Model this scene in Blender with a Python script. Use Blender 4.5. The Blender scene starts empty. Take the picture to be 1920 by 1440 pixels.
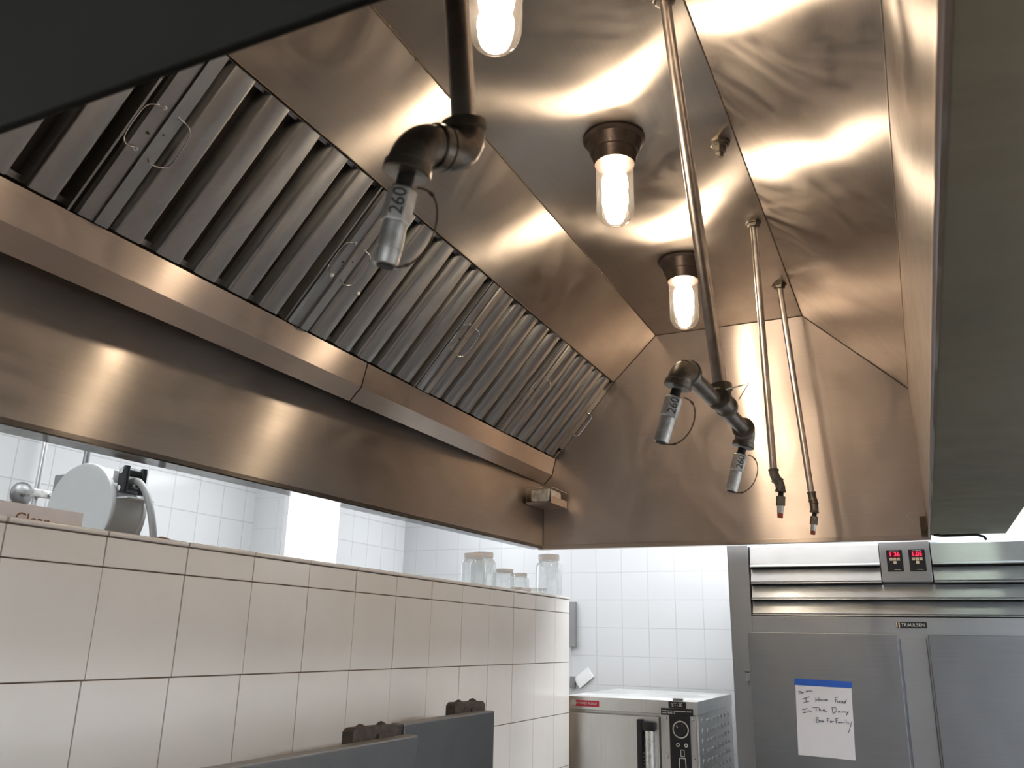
import bpy, bmesh, math, random
from mathutils import Vector, Matrix
random.seed(7)
PI = math.pi
EYE = 1.68                      # eye height; every coordinate below is metres from a point EYE above the floor
sc = bpy.context.scene
COL = sc.collection

# ------------------------------------------------------------------ camera, world, exposure
cd = bpy.data.cameras.new('camera')
cam = bpy.data.objects.new('camera', cd); COL.objects.link(cam)
cd.sensor_width = 36; cd.sensor_fit = 'HORIZONTAL'; cd.lens = 1573.45/1920*36
cd.clip_start = 0.02; cd.clip_end = 60
right = Vector((0.90443859, 0.4260822, 0.02109028)); down = Vector((-0.10583177, 0.2719907, -0.9564626)); fwd = Vector((-0.41326805, 0.86282966, 0.29109191))
M = Matrix.Identity(4)
for i in range(3):
    M[i][0] = right[i]; M[i][1] = -down[i]; M[i][2] = -fwd[i]
M.translation = Vector((0, 0, EYE))
cam.matrix_world = M
cd.dof.use_dof = True; cd.dof.focus_distance = 2.9; cd.dof.aperture_fstop = 9
sc.camera = cam
w = bpy.data.worlds.new('world'); sc.world = w; w.use_nodes = True
w.node_tree.nodes['Background'].inputs[0].default_value = (.9, .95, 1, 1)
w.node_tree.nodes['Background'].inputs[1].default_value = .15
sc.view_settings.view_transform = 'Standard'; sc.view_settings.look = 'None'
sc.view_settings.exposure = 0.2; sc.view_settings.gamma = 1; sc.view_settings.use_curve_mapping = False
PANEL_LIGHT = 7.8              # ceiling light panels
BULB_LIGHT = 98.0             # hood bulbs
BULB_COL = (1, .81, .61)

# ------------------------------------------------------------------ materials
def nt(name):
    m = bpy.data.materials.new(name); m.use_nodes = True
    return m, m.node_tree.nodes, m.node_tree.links, m.node_tree.nodes['Principled BSDF']
def noise(N, L, scale, detail=3, mapscale=(1, 1, 1), rough=.55, dist=0.0):
    tc = N.new('ShaderNodeTexCoord'); mp = N.new('ShaderNodeMapping'); mp.inputs['Scale'].default_value = mapscale
    n = N.new('ShaderNodeTexNoise'); n.inputs['Scale'].default_value = scale; n.inputs['Detail'].default_value = detail
    n.inputs['Roughness'].default_value = rough; n.inputs['Distortion'].default_value = dist
    L.new(tc.outputs['Object'], mp.inputs['Vector']); L.new(mp.outputs[0], n.inputs['Vector'])
    return n
def ramp(N, L, src, stops):
    r = N.new('ShaderNodeValToRGB')
    e = r.color_ramp.elements
    e[0].position, e[1].position = stops[0][0], stops[-1][0]
    def c(v): return (v, v, v, 1) if not isinstance(v, tuple) else (*v, 1)
    e[0].color, e[1].color = c(stops[0][1]), c(stops[-1][1])
    for p, v in stops[1:-1]:
        q = e.new(p); q.color = c(v)
    L.new(src, r.inputs[0]); return r
def plain(name, col, rough=.5, metal=0.0, var=.06, vscale=14, bump=0.0, bscale=80, coat=0.0, spec=.5):
    m, N, L, b = nt(name)
    b.inputs['Roughness'].default_value = rough; b.inputs['Metallic'].default_value = metal
    b.inputs['Coat Weight'].default_value = coat; b.inputs['Specular IOR Level'].default_value = spec
    n = noise(N, L, vscale)
    r = ramp(N, L, n.outputs['Fac'], [(.3, tuple(max(0, c*(1-var)) for c in col)), (.7, tuple(min(1, c*(1+var)) for c in col))])
    L.new(r.outputs[0], b.inputs['Base Color'])
    if bump:
        n2 = noise(N, L, bscale, 4); bp = N.new('ShaderNodeBump'); bp.inputs['Strength'].default_value = 1; bp.inputs['Distance'].default_value = bump
        L.new(n2.outputs['Fac'], bp.inputs['Height']); L.new(bp.outputs[0], b.inputs['Normal'])
    return m
def steel(name, col, rough, aniso, T, wave=.004, wscale=2.2, smear=.10, brush=(1, 60, 60), mscale=(1, 1, 1), cvar=.06, dull=(.03, .32), drough=.5):
    """brushed stainless sheet: long fine scratches, slight oil canning, wiping smears"""
    m, N, L, b = nt(name)
    b.inputs['Metallic'].default_value = 1
    b.inputs['Anisotropic'].default_value = aniso
    if T:
        cx = N.new('ShaderNodeCombineXYZ')
        for i in range(3): cx.inputs[i].default_value = T[i]
        L.new(cx.outputs[0], b.inputs['Tangent'])
    n1 = noise(N, L, 2.3, 5, mscale, .6, 1.6)
    rc = ramp(N, L, n1.outputs['Fac'], [(.3, tuple(c*(1-cvar) for c in col)), (.7, tuple(min(1, c*(1+cvar*.6)) for c in col))])
    n4 = noise(N, L, 1, 3, tuple(4 if v == 1 else 160 for v in brush), .6)      # brushing lines
    r4 = ramp(N, L, n4.outputs['Fac'], [(.3, .93), (.7, 1.0)])
    mc = N.new('ShaderNodeMix'); mc.data_type = 'RGBA'; mc.blend_type = 'MULTIPLY'; mc.inputs[0].default_value = 1
    L.new(rc.outputs[0], mc.inputs[6]); L.new(r4.outputs[0], mc.inputs[7]); L.new(mc.outputs[2], b.inputs['Base Color'])
    n2 = noise(N, L, 3.4, 8, mscale, .62, 2.6)
    rr = ramp(N, L, n2.outputs['Fac'], [(.34, rough*(1-smear)), (.68, rough*(1+smear))])
    L.new(rr.outputs[0], b.inputs['Roughness'])
    n3 = noise(N, L, wscale, 1, (1, 1, 1), .4)
    bp = N.new('ShaderNodeBump'); bp.inputs['Strength'].default_value = 1; bp.inputs['Distance'].default_value = wave
    L.new(n3.outputs['Fac'], bp.inputs['Height'])
    L.new(bp.outputs[0], b.inputs['Normal'])
    # wiping smears: part of the sheet scatters more softly
    g = N.new('ShaderNodeBsdfGlossy'); g.inputs['Roughness'].default_value = drough; L.new(rc.outputs[0], g.inputs['Color']); L.new(bp.outputs[0], g.inputs['Normal'])
    n5 = noise(N, L, 2.6, 6, mscale, .58, 3.2); r5 = ramp(N, L, n5.outputs['Fac'], [(.36, dull[0]), (.66, dull[1])])
    mx = N.new('ShaderNodeMixShader'); L.new(r5.outputs[0], mx.inputs[0]); L.new(b.outputs[0], mx.inputs[1]); L.new(g.outputs[0], mx.inputs[2])
    L.new(mx.outputs[0], N['Material Output'].inputs[0])
    return m
def tilewall(name, plane, size, z0, tile, grout, rough=.12, off=0.0, gw=.003):
    """glazed wall tile; plane 'x' = wall at constant X, 'y' = wall at constant Y"""
    m, N, L, b = nt(name)
    g = N.new('ShaderNodeNewGeometry'); s = N.new('ShaderNodeSeparateXYZ'); L.new(g.outputs['Position'], s.inputs[0])
    c = N.new('ShaderNodeCombineXYZ'); L.new(s.outputs['Y' if plane == 'x' else 'X'], c.inputs[0]); L.new(s.outputs['Z'], c.inputs[1])
    mp = N.new('ShaderNodeMapping'); mp.inputs['Location'].default_value = (-off, -z0-EYE, 0); L.new(c.outputs[0], mp.inputs['Vector'])
    br = N.new('ShaderNodeTexBrick'); br.offset = 0; br.squash = 1
    for k, v in (('Scale', 1.0), ('Mortar Size', gw), ('Mortar Smooth', .3), ('Brick Width', size), ('Row Height', size), ('Bias', 0)):
        br.inputs[k].default_value = v
    br.inputs['Color1'].default_value = (*tile, 1); br.inputs['Color2'].default_value = (*[v*.97 for v in tile], 1); br.inputs['Mortar'].default_value = (*grout, 1)
    L.new(mp.outputs[0], br.inputs['Vector']); L.new(br.outputs['Color'], b.inputs['Base Color'])
    b.inputs['Roughness'].default_value = rough
    inv = N.new('ShaderNodeMath'); inv.operation = 'SUBTRACT'; inv.inputs[0].default_value = 1; L.new(br.outputs['Fac'], inv.inputs[1])
    n = noise(N, L, 5, 1)
    bp0 = N.new('ShaderNodeBump'); bp0.inputs['Distance'].default_value = .002; L.new(n.outputs['Fac'], bp0.inputs['Height'])
    bp = N.new('ShaderNodeBump'); bp.inputs['Distance'].default_value = .0012; L.new(inv.outputs[0], bp.inputs['Height']); L.new(bp0.outputs[0], bp.inputs['Normal'])
    L.new(bp.outputs[0], b.inputs['Normal'])
    return m
def emit(name, col, strength):
    m, N, L, b = nt(name)
    b.inputs['Base Color'].default_value = (*col, 1); b.inputs['Emission Color'].default_value = (*col, 1); b.inputs['Emission Strength'].default_value = strength
    return m
def clear_glass(name, tint=(1, 1, 1), f0=.06, rough=.03, haze=.0):
    """thin glass: see-through sheet with a fresnel reflection"""
    m, N, L, b = nt(name); out = N['Material Output']; N.remove(b)
    t = N.new('ShaderNodeBsdfTransparent'); t.inputs[0].default_value = (*tint, 1)
    g = N.new('ShaderNodeBsdfGlossy'); g.inputs['Roughness'].default_value = rough
    lw = N.new('ShaderNodeLayerWeight'); lw.inputs[0].default_value = .35
    mr = N.new('ShaderNodeMapRange'); mr.inputs['To Min'].default_value = f0; mr.inputs['To Max'].default_value = .75
    L.new(lw.outputs['Facing'], mr.inputs[0])
    mx = N.new('ShaderNodeMixShader'); L.new(mr.outputs[0], mx.inputs[0]); L.new(t.outputs[0], mx.inputs[1]); L.new(g.outputs[0], mx.inputs[2])
    if haze:
        d = N.new('ShaderNodeBsdfDiffuse'); d.inputs[0].default_value = (.9, .9, .9, 1)
        n = noise(N, L, 30, 4); r = ramp(N, L, n.outputs['Fac'], [(.4, haze*.4), (.7, haze)])
        m2 = N.new('ShaderNodeMixShader'); L.new(r.outputs[0], m2.inputs[0]); L.new(mx.outputs[0], m2.inputs[1]); L.new(d.outputs[0], m2.inputs[2]); mx = m2
    L.new(mx.outputs[0], out.inputs[0]); return m

HC = (.39, .345, .305)
M_hood_x = steel('brushed hood steel', HC, .31, 1, (1, 0, 0), wave=.012, wscale=1.7, brush=(60, 1, 60))
M_hood_z = steel('brushed hood steel upright', HC, .31, 1, (0, 0, 1), wave=.004, wscale=1.5, brush=(60, 1, 60), mscale=(1, .8, 1.6))
M_end = steel('brushed end panel steel', (.58, .505, .455), .315, 1, (0, 0, 1), wave=.009, wscale=1.8, brush=(1, 60, 60), mscale=(1.3, 1, .7))
M_gutter = steel('gutter steel', (.52, .445, .385), .31, 1, (0, 0, 1), wave=.002, brush=(60, 1, 60))
M_outer = plain('shaded outer hood skin', (.011, .011, .009), .7, 0, .15, 4, spec=.08)  # steel with nothing bright to reflect; that darkness is put into the colour
M_plenum = steel('plenum steel', (.40, .41, .325), .33, .9, (0, 1, 0), wave=.008, wscale=2.0, cvar=.16, brush=(1, 60, 60))
M_lip = steel('polished lip steel', (.17, .17, .165), .08, 0, None, wave=.0015, wscale=7, smear=.5)
M_filter = steel('filter steel', (.37, .375, .375), .325, .85, (1, 0, 0), wave=.0012, wscale=2.5, smear=.08, cvar=.2)
M_filter_in = plain('filter shadow steel', (.06, .055, .05), .5, 1)  # groove and recess shade put into a darker steel colour
M_seam = plain('seam sealant', (.10, .075, .05), .6, .3, .4, 60)
M_cool = steel('refrigerator steel', (.47, .495, .52), .40, .5, (0, 0, 1), wave=.002, brush=(1, 60, 60), mscale=(1, 1, .4))
M_door = steel('refrigerator door steel', (.36, .39, .425), .40, .7, (0, 0, 1), wave=.007, brush=(1, 60, 60), mscale=(1, 1, .5))
M_louver = steel('grille louver steel', (.52, .56, .59), .33, .7, (0, 0, 1), wave=.002, brush=(1, 60, 60))
M_steam = steel('steamer steel', (.80, .80, .785), .42, .4, (0, 0, 1), wave=.003, smear=.2, brush=(60, 60, 1), mscale=(2, 2, .8))
M_guard = steel('range backguard steel', (.21, .213, .215), .5, .4, (0, 0, 1), wave=.003)
M_guard_top = plain('backguard top edge', (.30, .285, .265), .5, .7)
M_grease = plain('greasy brown iron', (.075, .058, .045), .62, .25, .5, 45, .002, 70)
M_pipe = plain('drop pipe steel', (.80, .74, .70), .34, 1, .2, 30, .0002, 200)
M_iron = plain('malleable iron fitting', (.20, .175, .145), .36, .85, .3, 40, .0008, 90)
M_thread = plain('black thread nipple', (.02, .018, .016), .6, .3)
M_nozzle = plain('aluminium nozzle', (.66, .66, .64), .42, .9, .25, 60, .0003, 120)
M_mark = plain('stamped ink', (.04, .04, .035), .6)
M_cable = plain('cap cable', (.09, .06, .04), .5, .5)
M_red = plain('red rubber cap', (.36, .07, .04), .6)
M_bronze = plain('painted lamp base', (.085, .065, .055), .38, .5, .25, 30, .0008, 90)
M_bulb = emit('lit bulb', BULB_COL, BULB_LIGHT)
M_jarglass = clear_glass('lamp globe glass', (1, .985, .95), .05, .04, .015)
M_glass = clear_glass('jar glass', (.93, .95, .95), .08, .05, .16)
M_tile = plain('cream glazed tile', (.88, .855, .815), .13, 0, .035, 3, .0006, 6)
M_grout = plain('brown stained grout', (.22, .155, .10), .85, 0, .5, 9)
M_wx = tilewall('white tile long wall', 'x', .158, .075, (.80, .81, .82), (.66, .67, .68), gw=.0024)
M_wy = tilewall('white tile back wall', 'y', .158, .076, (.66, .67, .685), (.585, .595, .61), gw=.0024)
M_ceil = plain('white ceiling', (.72, .72, .71), .8)
M_floor = plain('red brown quarry floor', (.14, .095, .072), .55, 0, .3, 6)
M_panel = emit('light diffuser', (.94, .975, 1), PANEL_LIGHT)
M_panel_fill = emit('fill light diffuser', (.94, .975, 1), PANEL_LIGHT*3.2)  # stronger glow for the added fill panels on the far right
M_window = emit('bright window pane', (.95, .98, 1), 1.6)
M_white = plain('white enamel', (.74, .75, .75), .35, 0, .03)
M_reel = plain('grey white enamel reel', (.62, .635, .63), .35, 0, .05, 4)
M_plastic = plain('white plastic', (.86, .86, .87), .45, 0, .02)
M_box = plain('white cardboard', (.78, .77, .82), .6, 0, .03)
M_black = plain('black plastic', (.016, .016, .018), .35)
M_rubber = plain('grey rubber hose', (.30, .30, .29), .45)
M_chrome = plain('chrome', (.72, .72, .72), .12, 1, .05)
M_satin = plain('satin chrome', (.74, .74, .74), .3, .9, .03)
M_pewter = plain('grey bracket metal', (.34, .34, .34), .4, .8)
M_paper = plain('white paper', (.78, .79, .83), .75, 0, .02)
M_tape = plain('blue tape', (.025, .12, .55), .6)
M_ink = plain('dark blue ink', (.05, .06, .12), .6)
M_redlabel = plain('red badge', (.52, .03, .06), .35)
M_silver = plain('silver lettering', (.75, .74, .70), .35, .4)
M_led = emit('red display glow', (1, .03, .08), 2.2)
M_ledbg = plain('dark red display window', (.22, .0, .02), .3)
M_key = plain('cream key', (.72, .60, .45), .5)
M_brown = plain('brown scrap', (.22, .12, .07), .8)

# ------------------------------------------------------------------ mesh helpers
ORG = {}
def obj(name, bm, m, parent=None, sharp=33):
    for v in bm.verts: v.co.z += EYE
    if parent is not None:
        o_ = ORG[parent]
        for v in bm.verts: v.co -= o_
    bmesh.ops.recalc_face_normals(bm, faces=bm.faces)
    for f in bm.faces: f.smooth = True
    for e in bm.edges:
        if len(e.link_faces) != 2 or e.calc_face_angle(0) > math.radians(sharp): e.smooth = False
    me = bpy.data.meshes.new(name); bm.to_mesh(me); bm.free()
    me.materials.append(m)
    o = bpy.data.objects.new(name, me); COL.objects.link(o)
    if m not in (M_filter, M_filter_in): wn_ = o.modifiers.new('weighted', 'WEIGHTED_NORMAL'); wn_.keep_sharp = True; wn_.weight = 80
    if parent is not None: o.parent = parent; ORG[o] = ORG[parent]
    else: ORG[o] = Vector((0, 0, 0))
    return o
def thing(name, label, cat, loc, group=None):
    o = bpy.data.objects.new(name, None); COL.objects.link(o)
    o.empty_display_size = .05
    o.location = Vector(loc) + Vector((0, 0, EYE)); ORG[o] = o.location.copy()
    o['label'] = label; o['category'] = cat
    if group: o['group'] = group
    return o
def tag(o, label, cat, group=None):
    o['label'] = label; o['category'] = cat
    if group: o['group'] = group
    return o
def struct(name, bm, m, parent=None):
    o = obj(name, bm, m, parent)
    if parent is None: o['kind'] = 'structure'
    return o
def B(): return bmesh.new()
def box(bm, x0, x1, y0, y1, z0, z1, bev=0.0, mat=None):
    vs = [bm.verts.new((x, y, z)) for x in (x0, x1) for y in (y0, y1) for z in (z0, z1)]
    fs = [bm.faces.new([vs[i] for i in q]) for q in ((0, 1, 3, 2), (4, 6, 7, 5), (0, 4, 5, 1), (2, 3, 7, 6), (0, 2, 6, 4), (1, 5, 7, 3))]
    if mat is not None:
        for v in vs: v.co = mat @ v.co
    if bev:
        es = list({e for f in fs for e in f.edges})
        bmesh.ops.bevel(bm, geom=es, offset=bev, segments=2, profile=.5, affect='EDGES')
    return bm
def prism(bm, poly, a, b, axis='y', mat=None, bev=0.0):
    """extrude a closed polygon; axis 'y': poly is (x,z); axis 'x': poly is (y,z); axis 'z': poly is (x,y)"""
    f = {'y': lambda p, t: (p[0], t, p[1]), 'x': lambda p, t: (t, p[0], p[1]), 'z': lambda p, t: (p[0], p[1], t)}[axis]
    A = [bm.verts.new(f(p, a)) for p in poly]; Bv = [bm.verts.new(f(p, b)) for p in poly]
    n = len(poly); fs = [bm.faces.new(A), bm.faces.new(Bv)]
    for i in range(n): fs.append(bm.faces.new((A[i], A[(i+1) % n], Bv[(i+1) % n], Bv[i])))
    if mat is not None:
        for v in A+Bv: v.co = mat @ v.co
    if bev:
        bmesh.ops.bevel(bm, geom=list({e for q in fs for e in q.edges}), offset=bev, segments=2, profile=.5, affect='EDGES')
    return bm
def slab(bm, q, th):
    """four-corner sheet q given thickness vector th"""
    q = [Vector(p) for p in q]; th = Vector(th)
    a = [bm.verts.new(p) for p in q]; b = [bm.verts.new(p+th) for p in q]
    bm.faces.new(a); bm.faces.new(b)
    for i in range(4): bm.faces.new((a[i], a[(i+1) % 4], b[(i+1) % 4], b[i]))
    return bm
def tube(bm, pts, r, seg=16, closed=False, cap=True, ref=None):
    pts = [Vector(p) for p in pts]; n = len(pts)
    rad = r if isinstance(r, (list, tuple)) else [r]*n
    rings = []; N0 = None
    for i in range(n):
        if closed: t = pts[(i+1) % n]-pts[i-1]
        else:
            t = pts[min(i+1, n-1)]-pts[max(i-1, 0)]
            if t.length < 1e-9: t = pts[-1]-pts[0]
        t.normalize()
        if N0 is None:
            N0 = Vector(ref) if ref else (Vector((1, 0, 0)) if abs(t.x) < .8 else Vector((0, 1, 0)))
        N0 = (N0-t*N0.dot(t)).normalized(); Bn = t.cross(N0)
        rings.append([bm.verts.new(pts[i]+(N0*math.cos(2*PI*k/seg)+Bn*math.sin(2*PI*k/seg))*rad[i]) for k in range(seg)])
    for i in range(n if closed else n-1):
        A, C = rings[i], rings[(i+1) % n]
        for k in range(seg): bm.faces.new((A[k], A[(k+1) % seg], C[(k+1) % seg], C[k]))
    if cap and not closed: bm.faces.new(rings[0][::-1]); bm.faces.new(rings[-1])
    return bm
def lathe(bm, base, axis, prof, seg=32, cap=True, ref=None):
    """profile of (height along axis, radius)"""
    base = Vector(base); axis = Vector(axis).normalized()
    n0 = Vector(ref) if ref else (Vector((1, 0, 0)) if abs(axis.x) < .8 else Vector((0, 1, 0)))
    n0 = (n0-axis*n0.dot(axis)).normalized(); b0 = axis.cross(n0); rings = []
    for h, r in prof:
        rings.append([bm.verts.new(base+axis*h+(n0*math.cos(2*PI*k/seg)+b0*math.sin(2*PI*k/seg))*max(r, 1e-5)) for k in range(seg)])
    for A, C in zip(rings, rings[1:]):
        for k in range(seg): bm.faces.new((A[k], A[(k+1) % seg], C[(k+1) % seg], C[k]))
    if cap: bm.faces.new(rings[0][::-1]); bm.faces.new(rings[-1])
    return bm
def arc(c, a, b, n=8):
    """quarter bend points: from c+a to c+b about corner"""
    c, a, b = Vector(c), Vector(a), Vector(b)
    return [c+a*(1-math.sin(t))+b*(1-math.cos(t)) for t in [PI/2*i/n for i in range(n+1)]]
def text(name, s, size, m, parent, loc, xdir, ydir, extrude=.0004, align='CENTER'):
    cu = bpy.data.curves.new(name, 'FONT'); cu.body = s; cu.size = size; cu.extrude = extrude; cu.align_x = align; cu.align_y = 'CENTER'
    cu.materials.append(m)
    o = bpy.data.objects.new(name, cu); COL.objects.link(o)
    x = Vector(xdir).normalized(); y = Vector(ydir); y = (y-x*y.dot(x)).normalized(); z = x.cross(y)
    mm = Matrix.Identity(4)
    for i in range(3): mm[i][0] = x[i]; mm[i][1] = y[i]; mm[i][2] = z[i]
    mm.translation = Vector(loc)+Vector((0, 0, EYE))-ORG[parent]
    me = bpy.data.meshes.new_from_object(o.evaluated_get(bpy.context.evaluated_depsgraph_get()))
    bpy.data.objects.remove(o); bpy.data.curves.remove(cu)
    me.materials.clear(); me.materials.append(m)
    o = bpy.data.objects.new(name, me); COL.objects.link(o)
    o.parent = parent; o.matrix_local = mm
    return o
def copy_tree(o, parent=None):
    c = o.copy(); COL.objects.link(c)
    if parent is not None: c.parent = parent
    for ch in list(o.children): copy_tree(ch, c)
    return c

# ------------------------------------------------------------------ the room
FL, CE = -EYE, 1.12
XL, XR, YB, YF_ = -3.1, 4.0, 4.85, -2.4
struct('floor', box(B(), XL-.15, XR+.15, YF_-.15, YB+.15, FL-.1, FL), M_floor)
b = B()
for q in ((XL-.15, -1.96, YF_-.15, YB+.15), (.33, XR+.15, YF_-.15, YB+.15), (-1.96, .33, YF_-.15, .39), (-1.96, .33, 3.835, YB+.15)): box(b, *q, CE, CE+.1)
struct('ceiling', b, M_ceil)
struct('wall_left', box(B(), XL-.15, XL, YF_, YB, FL, CE), M_wx)
struct('wall_back', box(B(), XL, XR, YB, YB+.15, FL, CE), M_wy)
struct('wall_right', box(B(), XR, XR+.15, YF_, YB, FL, CE), M_wx)
struct('wall_front', box(B(), XL, XR, YF_-.15, YF_, FL, CE), M_wy)
struct('wall_pier', box(B(), XL, -2.909, 3.39, 3.84, FL, CE), tilewall('white tile pier', 'y', .158, .518, (.76, .77, .78), (.74, .75, .76), off=XL, gw=.0024))
wn = struct('window_1', box(B(), -2.909, -2.885, 3.40, 3.83, -.35, 1.05), M_plastic)
struct('window_pane', box(B(), -2.886, -2.880, 3.405, 3.825, -.33, 1.03), M_window, wn)

# ------------------------------------------------------------------ ceiling light panels
def ceiling_light(x, y, lx, ly, label):
    pm = M_panel_fill if x > 2 else M_panel
    t = thing('ceiling_light', label, 'ceiling light', (x, y, CE))
    t['group'] = 'light panels in the kitchen ceiling'
    b = B()
    for (a, c, d, e) in ((-lx/2-.03, lx/2+.03, -ly/2-.03, -ly/2), (-lx/2-.03, lx/2+.03, ly/2, ly/2+.03), (-lx/2-.03, -lx/2, -ly/2, ly/2), (lx/2, lx/2+.03, -ly/2, ly/2)):
        box(b, x+a, x+c, y+d, y+e, CE-.03, CE)
    obj('frame', b, M_plastic, t)
    obj('diffuser', box(B(), x-lx/2, x+lx/2, y-ly/2, y+ly/2, CE-.02, CE-.005), pm, t)
for x, y, lx, ly, lab in (
        (-2.26, .6, .56, 1.2, 'square edged light panel over the near end of the hose reel side'),
        (-2.26, 2.5, .56, 1.2, 'light panel in the ceiling above the left tiled wall'),
        (-2.25, 4.30, .6, .6, 'added fill light panel in the far left corner of the ceiling past the bright window'),  # unseen panel added to brighten the back wall behind the jars
        (-.72, 4.33, 1.3, .7, 'light panel in the ceiling above the countertop steamer'),
        (.75, 4.36, 1.2, .5, 'light panel in the ceiling above the refrigerator'),
        (-1.0, -.7, 1.2, .6, 'added fill light panel in the ceiling just before the near end of the hood'),  # unseen panel added to lift the near part of the half wall
        (1.35, 2.6, .6, 1.2, 'light panel in the ceiling over the aisle right of the hood'),
        (1.35, .3, .6, 1.2, 'light panel in the ceiling beside the near right side of the hood'),
        (2.75, 1.3, .6, 1.2, 'nearer added fill light panel in the ceiling along the far right side of the room'),  # unseen panel added as low fill reaching the half wall under the hood
        (2.75, 3.2, .6, 1.2, 'farther added fill light panel in the ceiling along the far right side of the room'),  # second unseen fill panel, added for the lower half wall tiles
        (.2, -1.3, 1.2, .6, 'light panel in the ceiling behind where the photo was taken')):
    ceiling_light(x, y, lx, ly, lab)

# ------------------------------------------------------------------ half wall with tiles
ZT = .197
HX = -1.50
hw = struct('wall_partition', box(B(), HX-.17, HX-.006, -.6, 3.812, FL, ZT-.008), M_grout)
b = B(); pitch = .2185; y = 3.812-.175
ys = [3.812]
yy = 3.636
while yy > -.7: ys.append(yy); yy -= .2195
rows = [ZT-.012, .1235]
while rows[-1] > -1.5: rows.append(rows[-1]-pitch)
for i in range(len(ys)-1):
    for j in range(len(rows)-1):
        g = .0012
        jx = random.uniform(-.0008, .0008)
        t = (random.uniform(-.004, .004), random.uniform(-.004, .004))
        y0, y1, z1, z0 = ys[i+1]+g, ys[i]-g, rows[j]-g, rows[j+1]+g
        if j > 1:
            sh = .006*(j-1); y0 -= sh; y1 -= sh
            if i == 0: y1 += sh
        n0 = len(b.verts); bb = B(); box(bb, HX-.006, HX+jx, y0, y1, z0, z1, .0016)
        for v in bb.verts:
            if v.co.x > HX-.003: v.co.x += (v.co.y-(y0+y1)/2)*t[0]+(v.co.z-(z0+z1)/2)*t[1]
        me = bpy.data.meshes.new('t'); bb.to_mesh(me); bb.free(); b.from_mesh(me); bpy.data.meshes.remove(me)
struct('tile_face', b, M_tile, hw)
b = B()
for i in range(len(ys)-1):
    box(b, HX-.176, HX+.004, ys[i+1]+.001, ys[i]-.001, ZT-.011, ZT, .0045)
struct('cap_tiles', b, M_tile, hw)

# ------------------------------------------------------------------ the hood
YN, YE = .40, 3.80
ZC = 1.446; XC0, XC1 = -1.042, -.353
ZB = .426
def lx(y): return -1.792+(y-YN)/(YE-YN)*(1.792-1.634)   # left skirt runs slightly off square
hood = thing('exhaust_hood', 'long brushed stainless steel exhaust hood hanging over the half wall', 'exhaust hood', (-.8, 2.1, ZB))
obj('left_skirt', slab(B(), [(lx(YN), YN, ZB), (lx(YE), YE, ZB), (lx(YE), YE, 1.0), (lx(YN), YN, 1.0)], (-.012, 0, 0)), M_hood_z, hood)
obj('left_lip', slab(B(), [(lx(YN)-.085, YN, ZB-.004), (lx(YE)-.055, YE, ZB-.004), (lx(YE), YE, ZB-.004), (lx(YN), YN, ZB-.004)], (0, 0, .016)), M_lip, hood)
gp = [(-1.570, .862), (-1.588, .783), (-1.630, .738), (-1.640, .745), (-1.612, .80), (-1.612, .862)]
g1 = obj('gutter', prism(B(), gp, YN, 2.168, 'y'), M_gutter, hood, 12)
obj('gutter', prism(B(), gp, 2.174, YE-.002, 'y'), M_gutter, hood, 12)
obj('upper_panel', slab(B(), [(-1.262, YN, 1.228), (-1.262, YE, 1.228), (XC0, YE, ZC), (XC0, YN, ZC)], (-.008, 0, .009)), M_hood_x, hood)
obj('top_panel', box(B(), XC0, XC1, YN, YE, ZC, ZC+.012), M_hood_x, hood)
obj('right_slope', slab(B(), [(XC1, YN, ZC), (XC1, YE, ZC), (.048, YE, 1.055), (.048, YN, 1.055)], (.008, 0, .009)), M_hood_x, hood)
obj('right_skirt', slab(B(), [(.048, YN, 1.055), (.048, YE, 1.055), (.055, YE, ZB), (.055, YN, ZB)], (.008, 0, 0)), M_hood_z, hood)
obj('end_panel', prism(B(), [(-1.646, ZB), (.063, ZB+.006), (.063, 1.50), (-1.646, 1.50)], YE, YE+.02), M_end, hood)
b = B(); box(b, -1.66, .063, YE-.006, YE+.028, ZB-.006, ZB+.014, .002); obj('end_lip', b, M_gutter, hood)
# near end panel with its folded hem
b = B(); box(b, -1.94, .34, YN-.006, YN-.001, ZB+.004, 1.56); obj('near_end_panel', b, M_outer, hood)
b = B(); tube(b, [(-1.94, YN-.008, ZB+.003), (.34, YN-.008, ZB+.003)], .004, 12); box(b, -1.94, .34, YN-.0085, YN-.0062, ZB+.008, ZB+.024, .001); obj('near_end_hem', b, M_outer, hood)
# seams
b = B()
for (x, z, dx, dz) in ((XC0, ZC, .003, -.0025), (XC1, ZC, -.003, -.0025), (-1.262, 1.227, .003, -.002)):
    box(b, min(x, x+dx), max(x, x+dx), YN, YE, z+dz, z+.001)
for p, q in (((-1.262, 1.228), (XC0, ZC)), ((XC0, ZC), (XC1, ZC)), ((XC1, ZC), (.048, 1.055)), ((-1.57, .862), (-1.262, 1.228)), ((-1.634, ZB+.012), (-1.634, .70)), ((-1.588, .783), (-1.57, .862)), ((-1.588, .783), (-1.63, .738))):
    tube(b, [(p[0], YE-.001, p[1]), (q[0], YE-.001, q[1])], .0028, 6)
obj('seam_bead', b, M_seam, hood)
b = B()
for k in range(26):
    u = random.random()**1.3
    p = Vector((XC1+(.048-XC1)*u, YE-.003, ZC+(1.055-ZC)*u)); L_ = random.uniform(.004, .02)
    d = Vector((.401, 0, -.391)).normalized()
    tube(b, [p-d*L_/2, p, p+d*L_/2], [.0015, random.uniform(.003, .0055), .0015], 6)
for k in range(14):
    p = Vector((XC0+random.uniform(-.002, .004), random.uniform(1.3, 2.2), ZC-.002)); tube(b, [p, p+Vector((0, .006, 0)), p+Vector((0, .012, 0))], [.001, .003, .001], 6)
obj('sealant_blobs', b, M_seam, hood)['kind'] = 'stuff'
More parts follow.
